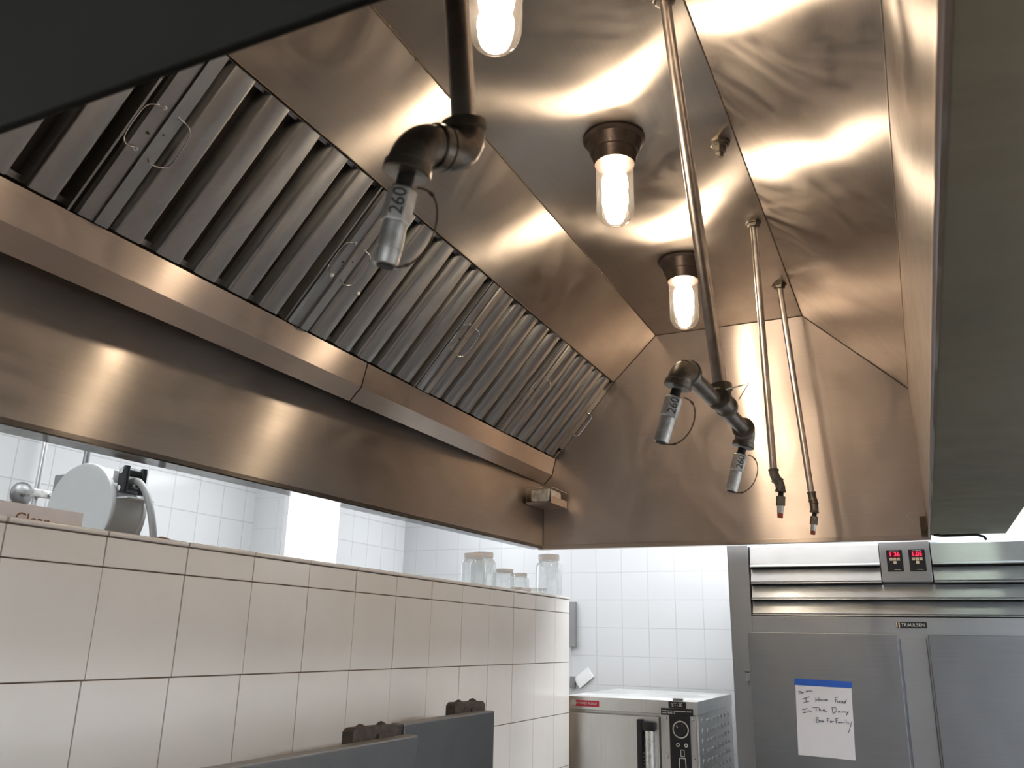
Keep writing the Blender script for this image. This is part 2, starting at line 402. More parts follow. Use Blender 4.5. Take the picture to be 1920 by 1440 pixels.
obj('crease_trim', tube(B(), [(.047, YN, 1.054), (.047, YE, 1.054)], .0022, 8), M_gutter, hood)
obj('right_edge_trim', box(B(), .053, .058, YN, YE-.008, ZB-.004, ZB+.010, .001), M_gutter, hood)
# make-up air box on the right and outer skins
b = B(); box(b, .0625, .325, YN, 3.75, ZB+.004, 1.50, .004); obj('makeup_air_box', b, M_plenum, hood)
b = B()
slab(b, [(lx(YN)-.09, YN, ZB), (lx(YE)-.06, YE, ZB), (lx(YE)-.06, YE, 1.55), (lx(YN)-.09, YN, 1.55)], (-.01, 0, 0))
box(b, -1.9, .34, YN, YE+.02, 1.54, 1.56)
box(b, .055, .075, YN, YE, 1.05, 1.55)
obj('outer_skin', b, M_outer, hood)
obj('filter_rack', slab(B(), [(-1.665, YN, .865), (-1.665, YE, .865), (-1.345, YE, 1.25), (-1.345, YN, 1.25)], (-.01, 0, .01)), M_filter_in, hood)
b = B(); tube(b, [(.0475, 3.70, .455), (.0475, 3.78, .455)], .008, 8); box(b, .030, .052, 3.775, 3.798, ZB+.005, ZB+.085, .002); obj('corner_bracket', b, M_seam, hood)
# sprinkling of small dents / rivets on end panel
b = B()
for px, pz in ((.006, .52), (-.004, .505), (.012, .50), (-.012, .515), (.002, .49)):
    lathe(b, (px, YE-.001, pz), (0, -1, 0), [(0, .0035), (.0015, .0025), (.002, .0005)], 8)
obj('weld_marks', b, M_nozzle, hood)

# ------------------------------------------------------------------ baffle filters
P0 = Vector((-1.570, 0, .862)); U = Vector((.308, 0, .366)).normalized(); SL = .478; Nn = Vector((.366, 0, -.308)).normalized(); V = Vector((0, 1, 0))
FP = .705
def frame_m(y0):
    m = Matrix.Identity(4)
    for i in range(3): m[i][0] = U[i]; m[i][1] = V[i]; m[i][2] = Nn[i]
    m.translation = P0+Vector((0, y0, 0)); return m
def place(bm, m):
    for v in bm.verts: v.co = m @ v.co
    return bm
def make_filter(y0, label):
    t = thing('baffle_filter', label, 'filter', P0+V*y0, 'baffle grease filters in a row along the hood')
    m = frame_m(y0)
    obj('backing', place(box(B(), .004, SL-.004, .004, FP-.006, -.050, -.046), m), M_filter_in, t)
    b = B()
    box(b, .002, .016, .004, FP-.006, -.05, -.030); box(b, SL-.014, SL-.002, .004, FP-.006, -.05, -.020)
    box(b, .002, SL-.002, FP-.012, FP-.006, -.05, .0)
    obj('frame', place(b, m), M_filter, t)
    s0 = .014
    # flat handle strip folded from the end rail
    prof = [(s0-.010, -.05), (s0-.010, -.004), (s0-.004, .004), (s0+.034, .002), (s0+.036, .008), (s0+.072, .004), (s0+.078, -.004), (s0+.082, -.05), (s0+.076, -.05), (s0+.072, -.008), (s0, -.008), (s0-.006, -.05)]
    obj('handle_strip', place(prism(B(), prof, .004, SL-.004, 'x'), m), M_filter, t)
    bw = .120
    for k in range(5):
        a = s0+.088+k*bw
        w_ = bw-.036
        q = [(a+.000, -.040), (a+.002, -.012), (a+.010, -.001), (a+.014, .001), (a+w_-.014, .001), (a+w_-.009, -.001), (a+w_-.002, -.010), (a+w_+.001, -.040), (a+w_-.003, -.040), (a+w_-.006, -.012), (a+w_-.013, -.003), (a+.013, -.003), (a+.006, -.012), (a+.004, -.040)]
        bb = prism(B(), q, .006, SL-.006, 'x')
        # inner back channel
        q2 = [(a+w_-.012, -.030), (a+w_-.010, -.044), (a+w_+.046, -.044), (a+w_+.048, -.028), (a+w_+.045, -.028), (a+w_+.042, -.040), (a+w_-.006, -.040), (a+w_-.009, -.030)]
        bf = obj('baffle', place(bb, m), M_filter, t)
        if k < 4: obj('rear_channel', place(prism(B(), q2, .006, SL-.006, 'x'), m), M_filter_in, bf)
    for s, yb in ((-1, s0+.018), (1, s0+.052)):
        u0, u1 = .190, .300
        if s < 0: pts = [(u0, yb, .004), (u0+.004, yb-.006, .012), (u0, yb-.030, .014), (u0+.018, yb-.044, .012), (u1-.024, yb-.044, .012), (u1-.004, yb-.028, .014), (u1, yb-.006, .012), (u1, yb, .004)]
        else: pts = [(u0, yb, .004), (u0-.008, yb+.006, .012), (u0-.004, yb+.030, .016), (u0+.016, yb+.048, .014), (u1-.024, yb+.046, .014), (u1-.004, yb+.030, .016), (u1, yb+.006, .012), (u1, yb, .004)]
        sm = []
        P_ = [Vector(p) for p in pts]
        for i in range(len(P_)-1):
            a0 = P_[max(i-1, 0)]; a1 = P_[i]; a2 = P_[i+1]; a3 = P_[min(i+2, len(P_)-1)]
            for q in range(6):
                x = q/6; sm.append(.5*((2*a1)+(-a0+a2)*x+(2*a0-5*a1+4*a2-a3)*x*x+(-a0+3*a1-3*a2+a3)*x**3))
        sm.append(P_[-1])
        bb = B(); tube(bb, sm, .0018, 8)
        for uu in (u0, u1): lathe(bb, (uu, yb, .003), (0, 0, 1), [(0, .006), (.0015, .0055), (.002, .003)], 12)
        obj('wire_handle', place(bb, m), M_chrome, t)
    for uu, vv in ((.235, s0+.02), (.25, s0+.05)):
        obj('rivet', place(lathe(B(), (uu, vv, .002), (0, 0, 1), [(0, .003), (.005, .003), (.006, .001)], 10), m), M_mark, t)
    return t
base_y = .404
f0 = make_filter(base_y, 'steel baffle filter nearest the camera, mostly hidden by the dark hood end')
labs = ['steel baffle filter behind the blurred pipe nozzle at upper left, with two bright wire handles',
        'middle steel baffle filter with a bent wire handle and small white rivet on its strip',
        'steel baffle filter second from the far end panel of the hood',
        'steel baffle filter at the far end, touching the end panel']
for k in range(4):
    c = copy_tree(f0); c.location = f0.location+Vector((0, (1.058, 1.765, 2.472, 3.154)[k]-base_y, 0)); c.scale.y = (1, 1, .963, .912)[k]; c['label'] = labs[k]
    last = c
    if k == 1:
        ORG[c] = c.location.copy(); mB = frame_m(1.765)
        obj('white_rivet', place(lathe(B(), (.180, .170, -.001), (0, 0, 1), [(0, .0075), (.003, .0070), (.005, .004), (.0055, .001)], 14), mB), M_plastic, c)
        obj('white_rivet', place(lathe(B(), (.185, .030, .003), (0, 0, 1), [(0, .0065), (.003, .0060), (.005, .003), (.0055, .001)], 14), mB), M_plastic, c)
# extra pull handle on the end rail of the last filter
f0.scale.y = .925
mlast = frame_m(3.154)
ORG[last] = last.location.copy()
bb = B(); box(bb, .06, .42, FP-.055, FP-.002, -.004, .002); obj('end_rail', place(bb, mlast), M_filter, last)
bb = B(); tube(bb, [(.155, FP-.030, .002), (.155, FP-.024, .022), (.165, FP-.018, .030), (.27, FP-.018, .030), (.282, FP-.024, .022), (.282, FP-.030, .002)], .0032, 10)
obj('pull_handle', place(bb, mlast), M_chrome, last)

# ------------------------------------------------------------------ hood lamps
def make_lamp(x, y, label):
    t = thing('hood_lamp', label, 'lamp', (x, y, ZC), 'vapour tight lamps on the hood ceiling')
    D = (0, 0, -1)
    obj('base', lathe(B(), (x, y, ZC), D, [(0, .090), (.006, .093), (.010, .090), (.014, .082), (.05, .072), (.052, .068), (.058, .066), (.082, .062), (.088, .059), (.089, .045)], 48), M_bronze, t)
    pr = [(.086, .050), (.088, .055)]+[(.10+.13*i/6, .0555) for i in range(7)]
    pr += [(.23+.055*math.sin(a), .0555*math.cos(a)**.75) for a in [PI/2*i/9 for i in range(1, 10)]]
    obj('glass_globe', lathe(B(), (x, y, ZC), D, pr, 48, cap=False), M_jarglass, t)
    br = []
    for i in range(15):
        a = i/14
        r_ = .039*math.sin(PI*min(1, .16+a*.84))**.55 if a < .999 else 0
        br.append((.105+.125*a, max(r_, .001)))
    obj('bulb', lathe(B(), (x, y, ZC), D, br, 28), M_bulb, t)
    return t
l0 = make_lamp(-.688, 2.11, 'glowing jar lamp in the middle of the hood ceiling')
for dx, y, lab in ((.014, 1.29, 'glowing jar lamp at the top of the photo, beside the blurred pipe'), (-.024, 3.02, 'farthest glowing jar lamp, partly behind the long leaning pipe')):
    c = copy_tree(l0); c.location = l0.location+Vector((dx, y-2.11, 0)); c['label'] = lab

# ------------------------------------------------------------------ fire suppression drops
def elbow(name, c, a, b, r, parent, collar=True):
    """bend at corner c with arms toward a and b (unit), fitting radius r"""
    a, b = Vector(a).normalized(), Vector(b).normalized(); R = r*1.25
    pts = arc(Vector(c), a*R, b*R, 8)
    pts = [p for p in pts]
    bb = B(); tube(bb, [Vector(c)+a*R*1.25]+pts+[Vector(c)+b*R*1.25], [r*.98]+[r*1.04]*len(pts)+[r*.98], 24)
    for d in (a, b): lathe(bb, Vector(c)+d*R*.95, d, [(0, r*1.0), (.002, r*1.16), (r*.55, r*1.18), (r*.62, r*1.05)], 24)
    return obj(name, bb, M_iron, parent)
def nozzle(top, d, parent, s=1.0, face=(0, -1, 0), mark=True, loop=True, side=(1, 0, 0)):
    top = Vector(top); d = Vector(d).normalized(); ref = Vector(face)
    obj('thread_nipple', lathe(B(), top-d*.016*s, d, [(0, .0095*s), (.014*s, .0095*s), (.0142*s, .0125*s), (.018*s, .0125*s)], 20), M_thread, parent)
    hx = lathe(B(), top, d, [(0, .0150*s), (.002*s, .0165*s), (.038*s, .0165*s), (.040*s, .0155*s)], 6, ref=ref)
    nz = obj('nozzle', hx, M_nozzle, parent, 20)
    obj('nozzle_cap', lathe(B(), top+d*.0405*s, d, [(0, .0138*s), (.030*s, .0138*s), (.0305*s, .0132*s), (.0315*s, .0132*s), (.032*s, .0138*s), (.048*s, .0136*s), (.049*s, .0120*s)], 24), M_nozzle, nz)
    obj('nozzle_tip', lathe(B(), top+d*.089*s, d, [(0, .0105*s), (.002*s, .0095*s)], 20), M_thread, nz)
    if mark:
        # hex face normal lies midway between two corners; corner 0 is at ref
        n0 = (ref-d*ref.dot(d)).normalized(); b0 = d.cross(n0)
        nf = max([n0*math.cos(a)+b0*math.sin(a) for a in [PI/6+PI/3*i for i in range(6)]], key=lambda q: q.dot((-top+Vector((.25, 0, 0))).normalized()))
        up = -d
        text('stamped_number', '260', .021*s, M_mark, nz, top+d*.019*s+nf*(.0165*s*.866+.0002), up, nf.cross(up))
    if loop:
        sd = Vector(side); sd = (sd-d*sd.dot(d)).normalized(); pts = []
        for i in range(25):
            a = PI*i/24; pts.append(top+d*(-.004+.047*(1-math.cos(a)))*s+sd*(.012*(1-i/24)+.004+.036*math.sin(a)**.8)*s)
        bb = B(); tube(bb, pts, .0013*s, 6)
        for i in (3, 20): lathe(bb, pts[i], pts[i+1]-pts[i], [(0, .0022*s), (.006*s, .0022*s)], 8)
        obj('cap_cable', bb, M_cable, nz)
    return nz
def pipe_run(name, label, top, bot, r, flange=True, rf=None):
    t = thing(name, label, 'pipe', top, 'fire suppression pipes hanging from the hood ceiling')
    top, bot = Vector(top), Vector(bot); d = (bot-top).normalized()
    obj('drop_pipe', tube(B(), [top, bot], r, 24), M_pipe, t)
    obj('ceiling_flange', lathe(B(), top, (0, 0, -1), [(0, r*2.3), (.006, r*2.3), (.007, r*1.9), (.018, r*1.75), (.02, r*1.2)], 6 if flange else 24), M_iron, t, 25)
    return t, d
# far drops
t, d = pipe_run('suppression_pipe', 'thin upright pipe left of the farthest one, ending in a red tipped nozzle', (-.40, 2.806, ZC), (-.389, 2.800, .540), .0118)
c1 = Vector((-.389, 2.80, .523)); c2 = c1+Vector((.018, .012, -.022))
elbow('elbow', c1, -d, c2-c1, .0145, t); elbow('elbow', c2, c1-c2, (-.12, 0, -1), .0145, t)
def small_nozzle(top, d, parent, s=.95):
    top = Vector(top); d = Vector(d).normalized()
    obj('thread_nipple', lathe(B(), top-d*.014, d, [(0, .0085), (.012, .0085), (.0125, .0105), (.014, .0105)], 16), M_thread, parent)
    nz = obj('nozzle', lathe(B(), top, d, [(0, .0135), (.001, .0145), (.030, .0145), (.031, .0135)], 6), M_iron, parent, 20)
    obj('nozzle_cap', lathe(B(), top+d*.031, d, [(0, .0105), (.024, .0100)], 12), M_nozzle, nz, 20)
    q = obj('red_tip', lathe(B(), top+d*.055, d, [(0, .0090), (.014, .0088)], 16), M_red, nz); q['label'] = 'red rubber blow-off cap'
small_nozzle(c2+Vector((-.003, 0, -.040)), (-.10, 0, -1), t)
t, d = pipe_run('suppression_pipe', 'farthest thin pipe, leaning right, ending in a red tipped nozzle', (-.397, 3.401, ZC), (-.338, 3.40, .560), .0122)
c1 = Vector((-.336, 3.40, .543)); c2 = c1+Vector((.007, -.006, -.030))
elbow('elbow', c1, -d, c2-c1, .0145, t); elbow('elbow', c2, c1-c2, (-.16, 0, -1), .0145, t)
small_nozzle(c2+Vector((-.005, 0, -.040)), (-.16, 0, -1), t)
# long leaning pipe with two nozzles
TE = Vector((-.2965, 1.535, .432)); EL = Vector((-.313, 1.302, .432)); ER = Vector((-.296, 1.775, .432))
t, d = pipe_run('suppression_pipe', 'long leaning pipe with a tee and two silver nozzles at its end', (-.393, 1.60, ZC), tuple(TE+Vector((-.003, .002, .03))), .0133)
ax = (ER-EL).normalized()
obj('arm_pipe', tube(B(), [EL, ER], .0145, 24), M_iron, t)
bb = B(); lathe(bb, TE-ax*.034, ax, [(0, .0175), (.002, .0215), (.012, .0215), (.014, .0185), (.054, .0185), (.056, .0215), (.066, .0215), (.068, .0175)], 24)
lathe(bb, TE, -d, [(0, .018), (.022, .018), (.024, .0215), (.036, .0215), (.037, .016)], 24)
obj('tee', bb, M_iron, t)
nd1 = Vector((-.30, -.10, -1)).normalized(); nd2 = Vector((-.30, -.06, -1)).normalized()
elbow('elbow', EL, ax, nd1, .0195, t); elbow('elbow', ER, -ax, nd2, .0195, t)
nozzle(EL+nd1*.052, nd1, t, .88, side=(1, .25, 0)); nozzle(ER+nd2*.052, nd2, t, .90, side=(1, .25, 0))
bb = B(); tube(bb, [TE+Vector((-.02, -.015, .008)), TE+Vector((.0, -.02, .018)), TE+Vector((.035, 0, .030)), TE+Vector((.050, 0, .034)), TE+Vector((.030, 0, .004))], .0014, 6)
obj('tie_wire', bb, M_nozzle, t)
# near blurred pipe
E1 = Vector((-.382, .674, .484)); E2 = Vector((-.402, .605, .466))
t, d = pipe_run('suppression_pipe', 'thick blurred pipe close to the camera with one nozzle stamped 260', (-.380, .47, ZC), tuple(E1+Vector((0, -.004, .02))), .0133)
ax = (E2-E1).normalized(); nd = Vector((-.20, .02, -1)).normalized()
obj('arm_pipe', tube(B(), [E1, E2], .0145, 24), M_iron, t)
elbow('elbow', E1, -d, ax, .0205, t); elbow('elbow', E2, -ax, nd, .0205, t)
nozzle(E2+nd*.052, nd, t, .88, side=(1, .3, 0))
# capped stub
t = thing('pipe_stub', 'short capped pipe fitting on the hood ceiling right of the lamps', 'pipe fitting', (-.402, 2.254, ZC))
obj('locknut', lathe(B(), (-.402, 2.254, ZC), (0, 0, -1), [(0, .030), (.006, .030), (.008, .024), (.014, .023), (.015, .016)], 8), M_iron, t, 25)
obj('stub', lathe(B(), (-.402, 2.254, ZC-.014), (0, 0, -1), [(0, .0165), (.018, .016), (.019, .008), (.034, .008)], 8), M_iron, t, 25)

# ------------------------------------------------------------------ grease cup in its holder at the far left corner
t = thing('grease_cup', 'small steel grease cup in a bracket under the gutter corner', 'grease cup', (-1.57, 3.69, .615))
b = B()
X0, X1, Y0, Y1, Z0, Z1 = -1.633, -1.508, 3.592, 3.796, .616, .690
box(b, X0, X1, Y0, Y1, Z0-.003, Z0); box(b, X1-.002, X1, Y0, Y1, Z0, Z0+.032)
for (xa, xb, za, zb) in ((X0, X1, Z0, Z0+.002), (X0, X1, Z1-.002, Z1), (X0, X0+.002, Z0, Z1), (X1-.003, X1, Z0, Z1)): box(b, xa, xb, Y0, Y0+.003, za, zb)
box(b, X1-.003, X1, Y0, Y1, Z1-.003, Z1)
obj('bracket', b, M_gutter, t)
obj('cup', box(B(), X0+.018, X1-.006, Y0+.004, Y1-.05, Z0+.001, Z1-.006, .014), M_nozzle, t)

# ------------------------------------------------------------------ jars on the half wall
def jar(x, y, r, h, name, label, lidded=True):
    t = thing(name, label, 'jar', (x, y, ZT), 'clear glass jars at the far end of the half wall')
    z = ZT+.0005
    obj('glass', lathe(B(), (x, y, z), (0, 0, 1), [(0, r*.86), (.004, r*.97), (.012, r), (h*.66, r), (h*.76, r*.93), (h*.82, r*.76), (h*.86, r*.72), (h*.93, r*.72)], 32, cap=False), M_glass, t)
    if lidded:
        obj('lid', lathe(B(), (x, y, z+h*.86), (0, 0, 1), [(0, r*.78), (.002, r*.80), (h*.14-.002, r*.80), (h*.14, r*.77)], 32), M_plastic, t)
    return t
jar(-1.585, 2.995, .050, .125, 'glass_jar', 'clear jar with white lid, leftmost on the half wall')
jar(-1.625, 3.150, .054, .145, 'glass_jar', 'clear jar with white lid, second from the left on the half wall')
jar(-1.560, 3.225, .046, .082, 'glass_jar', 'squat jar with white lid in front of the second tall jar')
jar(-1.585, 3.42, .046, .080, 'glass_jar', 'squat dull jar between the lidded jar and the tallest jar')
jar(-1.575, 3.735, .062, .190, 'glass_jar', 'tallest clear jar with lid at the right end of the half wall')
tag(obj('glass_dish', lathe(B(), (-1.56, 3.575, ZT+.0005), (0, 0, 1), [(0, .03), (.012, .040), (.026, .042), (.026, .038), (.014, .036)], 28, cap=False), M_glass), 'low clear glass dish just left of the tallest jar', 'dish')
tag(obj('white_tray', box(B(), -1.56, -1.505, 3.28, 3.38, ZT+.0005, ZT+.014, .003), M_plastic), 'small flat white lid lying on the edge of the half wall below the jars', 'lid')
# box at the left end
t = thing('storage_box', 'white cardboard box with dark writing at the left end of the half wall', 'box', (-1.6, .95, ZT))
obj('carton', box(B(), -1.66, -1.60, .65, 1.235, ZT+.0005, ZT+.042, .002), M_box, t)
text('printed_text', 'Clear', .034, M_brown, t, (-1.5995, 1.12, ZT+.011), (0, 1, 0), (0, 0, 1), .0003)
tag(obj('food_scrap', lathe(B(), (-1.545, 1.40, ZT), (0, 0, 1), [(0, .022), (.006, .018), (.009, .004)], 9), M_brown), 'small brown scrap lying on top of the half wall', 'scrap')

# ------------------------------------------------------------------ riser pipe, hose reel
t = thing('riser_pipe', 'slim chrome riser pipe clamped to the left tiled wall', 'pipe', (-3.03, 2.12, FL))
RY = 2.117
obj('riser', tube(B(), [(-3.03, RY, FL+.9), (-3.03, RY, CE)], .0105, 16), M_satin, t)
obj('wall_flange', lathe(B(), (-3.10, RY-.012, .498), (1, 0, 0), [(0, .045), (.006, .045), (.014, .036), (.018, .014)], 32), M_pewter, t)
b = B(); tube(b, [(-3.09, RY-.012, .498), (-3.02, RY-.012, .498)], .012, 16); box(b, -3.022, -3.004, RY-.03, RY+.06, .482, .512, .004); lathe(b, (-3.006, RY+.04, .497), (1, 0, 0), [(0, .008), (.008, .008)], 10)
obj('clamp', b, M_nozzle, t)

RC = Vector((-2.50, 1.90, .38)); RR = .16
an = Vector((0, -1, 0)); side = Vector((1, 0, 0))
t = thing('hose_reel', 'round grey white hose reel hanging behind the half wall', 'hose reel', RC)
obj('drum', lathe(B(), RC, -an, [(0, .02), (0, RR-.012), (.004, RR-.003), (.010, RR), (.018, RR), (.022, RR-.005), (.126, RR-.005), (.130, RR), (.142, RR), (.146, RR-.01), (.146, .02)], 72), M_reel, t)
mm = Matrix.Translation(RC)
obj('hanger_rod', tube(B(), [mm @ Vector((-.088, .07, .10)), mm @ Vector((-.088, .07, CE-RC.z))], .0105, 14), M_pewter, t)
obj('side_bracket', place(box(B(), -.265, -.10, .09, .10, .02, .150, .003), mm), M_pewter, t)
b = B(); box(b, .125, .205, .02, .13, .034, .040, .0015); box(b, .120, .127, .02, .13, .034, .130, .0015); obj('guide_plate', place(b, mm), M_reel, t)
b = B()
for z in (.070, .128): tube(b, [mm @ Vector((.155, .03, z)), mm @ Vector((.155, .11, z))], .014, 18)
for yv in (.035, .105): tube(b, [mm @ Vector((.165, yv, .055)), mm @ Vector((.165, yv, .145))], .010, 14)
box(b, .135, .176, .028, .040, .060, .138, .004, mm); box(b, .135, .176, .10, .112, .060, .138, .004, mm)
obj('roller_guide', b, M_black, t)
for z in (.070, .128): obj('roller_end', lathe(B(), mm @ Vector((.150, .028, z)), an, [(0, .011), (.004, .010), (.005, .005)], 16), M_chrome, t)
hp = []
hc = [Vector(p) for p in ((.10, .075, .085), (.15, .075, .098), (.185, .072, .095), (.222, .072, .062), (.255, .072, .005), (.280, .072, -.06), (.296, .072, -.13), (.305, .072, -.22), (.308, .072, -.6))]
for i in range(len(hc)-1):
    a0, a1, a2, a3 = hc[max(i-1, 0)], hc[i], hc[i+1], hc[min(i+2, len(hc)-1)]
    for q in range(5):
        x = q/5; hp.append(mm @ (.5*((2*a1)+(a2-a0)*x+(2*a0-5*a1+4*a2-a3)*x*x+(3*a1-a0-3*a2+a3)*x**3)))
obj('hose', tube(B(), hp+[mm @ hc[-1]], .0115, 16), M_rubber, t)

# ------------------------------------------------------------------ refrigerator
FY = 3.95; FXL, FXR = -.781, .692
fr = thing('refrigerator', 'two door stainless reach-in refrigerator against the back wall', 'refrigerator', (-.045, 4.4, FL))
b = B(); box(b, FXL, FXR, FY+.05, 4.80, FL+.12, .433, .003); box(b, FXL, -.687, FY, FY+.05, FL+.12, .433, .002); box(b, .597, FXR, FY, FY+.05, FL+.12, .433, .002)
box(b, -.687, .597, FY, FY+.05, FL+.12, .122, .002); obj('cabinet', b, M_cool, fr)
for xx in (FXL+.06, FXR-.06):
    for yv in (FY+.1, 4.7): obj('leg', lathe(B(), (xx, yv, FL), (0, 0, 1), [(0, .022), (.03, .025), (.13, .025)], 16), M_pewter, fr)
gr = obj('grille', box(B(), -.685, .595, FY+.042, FY+.049, .124, .43), M_filter_in, fr)
def louver(x0, x1, z1, z0):
    q = [(FY+.040, z1), (FY+.030, z1-.006), (FY+.008, z0+.010), (FY-.002, z0+.004), (FY-.003, z0), (FY+.003, z0-.001), (FY+.036, z0+.012), (FY+.042, z1-.004)]
    obj('louver', prism(B(), q, x0, x1, 'x'), M_louver, gr)
for (z1, z0) in ((.430, .335), (.332, .262)):
    louver(-.682, -.142, z1, z0); louver(.060, .592, z1, z0)
for (z1, z0) in ((.260, .193), (.191, .126)): louver(-.682, .592, z1, z0)
cp = obj('control_panel', box(B(), -.138, .055, FY-.006, FY+.03, .264, .430, .003), M_cool, fr)
for x0 in (-.112, -.026):
    dp = obj('display', box(B(), x0, x0+.062, FY-.010, FY-.005, .307, .396, .002), M_black, cp)
    obj('display_window', box(B(), x0+.010, x0+.052, FY-.0112, FY-.0095, .366, .388), M_ledbg, cp)
    text('display_digits', '1 36' if x0 < -.1 else '1.05', .024, M_led, cp, (x0+.031, FY-.0118, .377), (1, 0, 0), (0, 0, 1), .0003)
    b = B()
    for dx, dz in ((-.014, 0), (0, 0), (.014, 0), (0, -.014)):
        box(b, x0+.031+dx-.006, x0+.031+dx+.006, FY-.0125, FY-.0095, .357+dz-.006, .357+dz+.006, .001)
    obj('keys', b, M_key, cp)
    obj('printed_line', box(B(), x0+.014, x0+.048, FY-.0104, FY-.0099, .3905, .3925), M_silver, cp)
    obj('printed_line', box(B(), x0+.026, x0+.050, FY-.0104, FY-.0099, .3130, .3148), M_silver, cp)
bd = obj('badge', box(B(), -.104, .012, FY-.004, FY+.001, .079, .103, .001), M_black, fr)
text('badge_lettering', 'TRAULSEN', .0185, M_silver, bd, (-.040, FY-.0046, .091), (1, 0, 0), (0, 0, 1), .0003)
b = B(); box(b, -.103, -.098, FY-.0052, FY-.004, .081, .101); box(b, -.094, -.089, FY-.0052, FY-.004, .081, .101); obj('badge_bars', b, M_key, bd)
DF = 3.893
def fdoor(x0, x1):
    dr = obj('door', box(B(), x0, x1, DF, FY-.004, FL+.2, .053, .004), M_door, fr)
    return dr
d1 = fdoor(-.700, -.101); d2 = fdoor(.011, .610)
for dr, hx, z in ((d1, -.728, -.006), (d2, .616, -.006)):
    b = B(); box(b, hx, hx+.028, DF+.02, FY-.002, z-.108, z, .003); box(b, hx+.006, hx+.030, DF+.024, FY-.002, z-.15, z-.108, .006); obj('hinge', b, M_cool, dr)
for dr, hx in ((d1, -.16), (d2, .05)):
    b = B(); tube(b, [(hx, DF, -.62), (hx, DF-.045, -.64), (hx, DF-.045, -.86), (hx, DF, -.88)], .011, 12); obj('door_handle', b, M_chrome, dr)
b = B(); box(b, -.095, .004, FY-.012, FY-.001, FL+.22, .036, .003); obj('centre_mullion', b, M_cool, fr)

# handwritten note
nt_ = thing('taped_note', 'handwritten white note fixed to the left refrigerator door with blue tape', 'note', (-.40, DF, -.29))
NO = Vector((-.5135, DF-.0012, -.136)); NU = Vector((.2195, 0, -.001)); NV = Vector((-.0085, 0, -.293))
obj('paper', slab(B(), [NO, NO+NU, NO+NU+NV+Vector((-.001, 0, -.004)), NO+NV], (0, .0008, 0)), M_paper, nt_)
b = B(); slab(b, [NO+NU*-.01+NV*-.015+Vector((0, -.001, 0)), NO+NU*1.01+NV*.0+Vector((0, -.001, 0)), NO+NU*1.015+NV*.085+Vector((0, -.001, 0)), NO+NU*-.02+NV*.075+Vector((0, -.001, 0))], (0, .0006, 0)); obj('tape', b, M_tape, nt_)
ST = [[(325,460),(380,452),(412,475),(395,500),(345,518),(350,470)],[(405,490),(420,480),(412,495),(430,492),(440,482),(450,490)],[(495,465),(530,455)],[(515,420),(520,465),(500,468)],[(530,450),(545,440),(550,455),(535,462),(540,445)],[(580,425),(562,440),(585,455),(570,465)],[(590,440),(625,420),(600,462),(640,450),(655,445)],
[(425,635),(585,580)],[(505,610),(500,700)],[(440,730),(575,690)],
[(725,600),(725,700)],[(725,655),(795,640)],[(790,580),(800,680)],[(860,630),(835,635),(830,665),(855,668),(865,630),(870,668)],[(885,635),(905,668),(925,630)],[(940,650),(990,640),(975,620),(945,645),(960,672),(1005,660)],
[(1150,580),(1225,570)],[(1155,575),(1160,695)],[(1158,635),(1205,625)],[(1405,600),(1375,710)],
[(415,895),(540,860)],[(480,880),(478,960)],[(430,975),(515,955)],[(550,910),(548,955)],[(550,925),(580,905),(590,935),(625,925)],
[(655,830),(785,830)],[(730,835),(735,920)],[(800,830),(800,920)],[(800,885),(830,875),(845,915)],[(870,900),(940,885),(900,870),(880,895),(910,925),(975,915)],
[(1075,820),(1165,815),(1190,870),(1150,940),(1100,955)],[(1085,830),(1100,945)],[(1250,900),(1225,905),(1220,925),(1245,925),(1255,900),(1258,930)],[(1290,905),(1292,930)],[(1320,905),(1322,930)],[(1320,915),(1345,905)],[(1370,905),(1372,930)],[(1370,915),(1390,905)],[(1400,905),(1420,930)],[(1445,900),(1400,990)],
[(730,1070),(740,1190)],[(735,1070),(780,1065),(775,1110),(740,1125),(790,1130),(800,1170),(745,1190)],[(860,1135),(910,1170)],[(905,1130),(865,1175)],
[(980,1080),(985,1170)],[(980,1085),(1035,1070)],[(980,1120),(1010,1115)],[(1095,1135),(1100,1170)],[(1097,1148),(1120,1135)],
[(1165,1075),(1175,1195)],[(1165,1080),(1225,1065)],[(1170,1135),(1205,1125)],[(1235,1150),(1220,1155),(1220,1175),(1240,1170),(1245,1150),(1250,1175)],[(1265,1150),(1267,1175),(1280,1150),(1285,1175),(1300,1150),(1310,1175)],[(1335,1150),(1338,1175)],[(1390,1090),(1395,1175)],[(1420,1150),(1455,1180)],[(1515,1125),(1440,1400)]]
for cx, cy, rr in ((1225,680,22),(1285,680,24),(1345,685,25),(825,1155,20),(1060,1155,18)):
    ST.append([(cx+rr*math.cos(a), cy+rr*math.sin(a)) for a in [2*PI*i/10 for i in range(11)]])
b = B()
for s in ST:
    pts = []
    for x, y in s:
        v = (y-168-(x-252)*.02)/1800; u = (x-252-(y-168)*.045)/1255
        pts.append(NO+NU*u+NV*v+Vector((0, -.0004, 0)))
    tube(b, pts, .0012, 5)
obj('handwriting', b, M_ink, nt_)

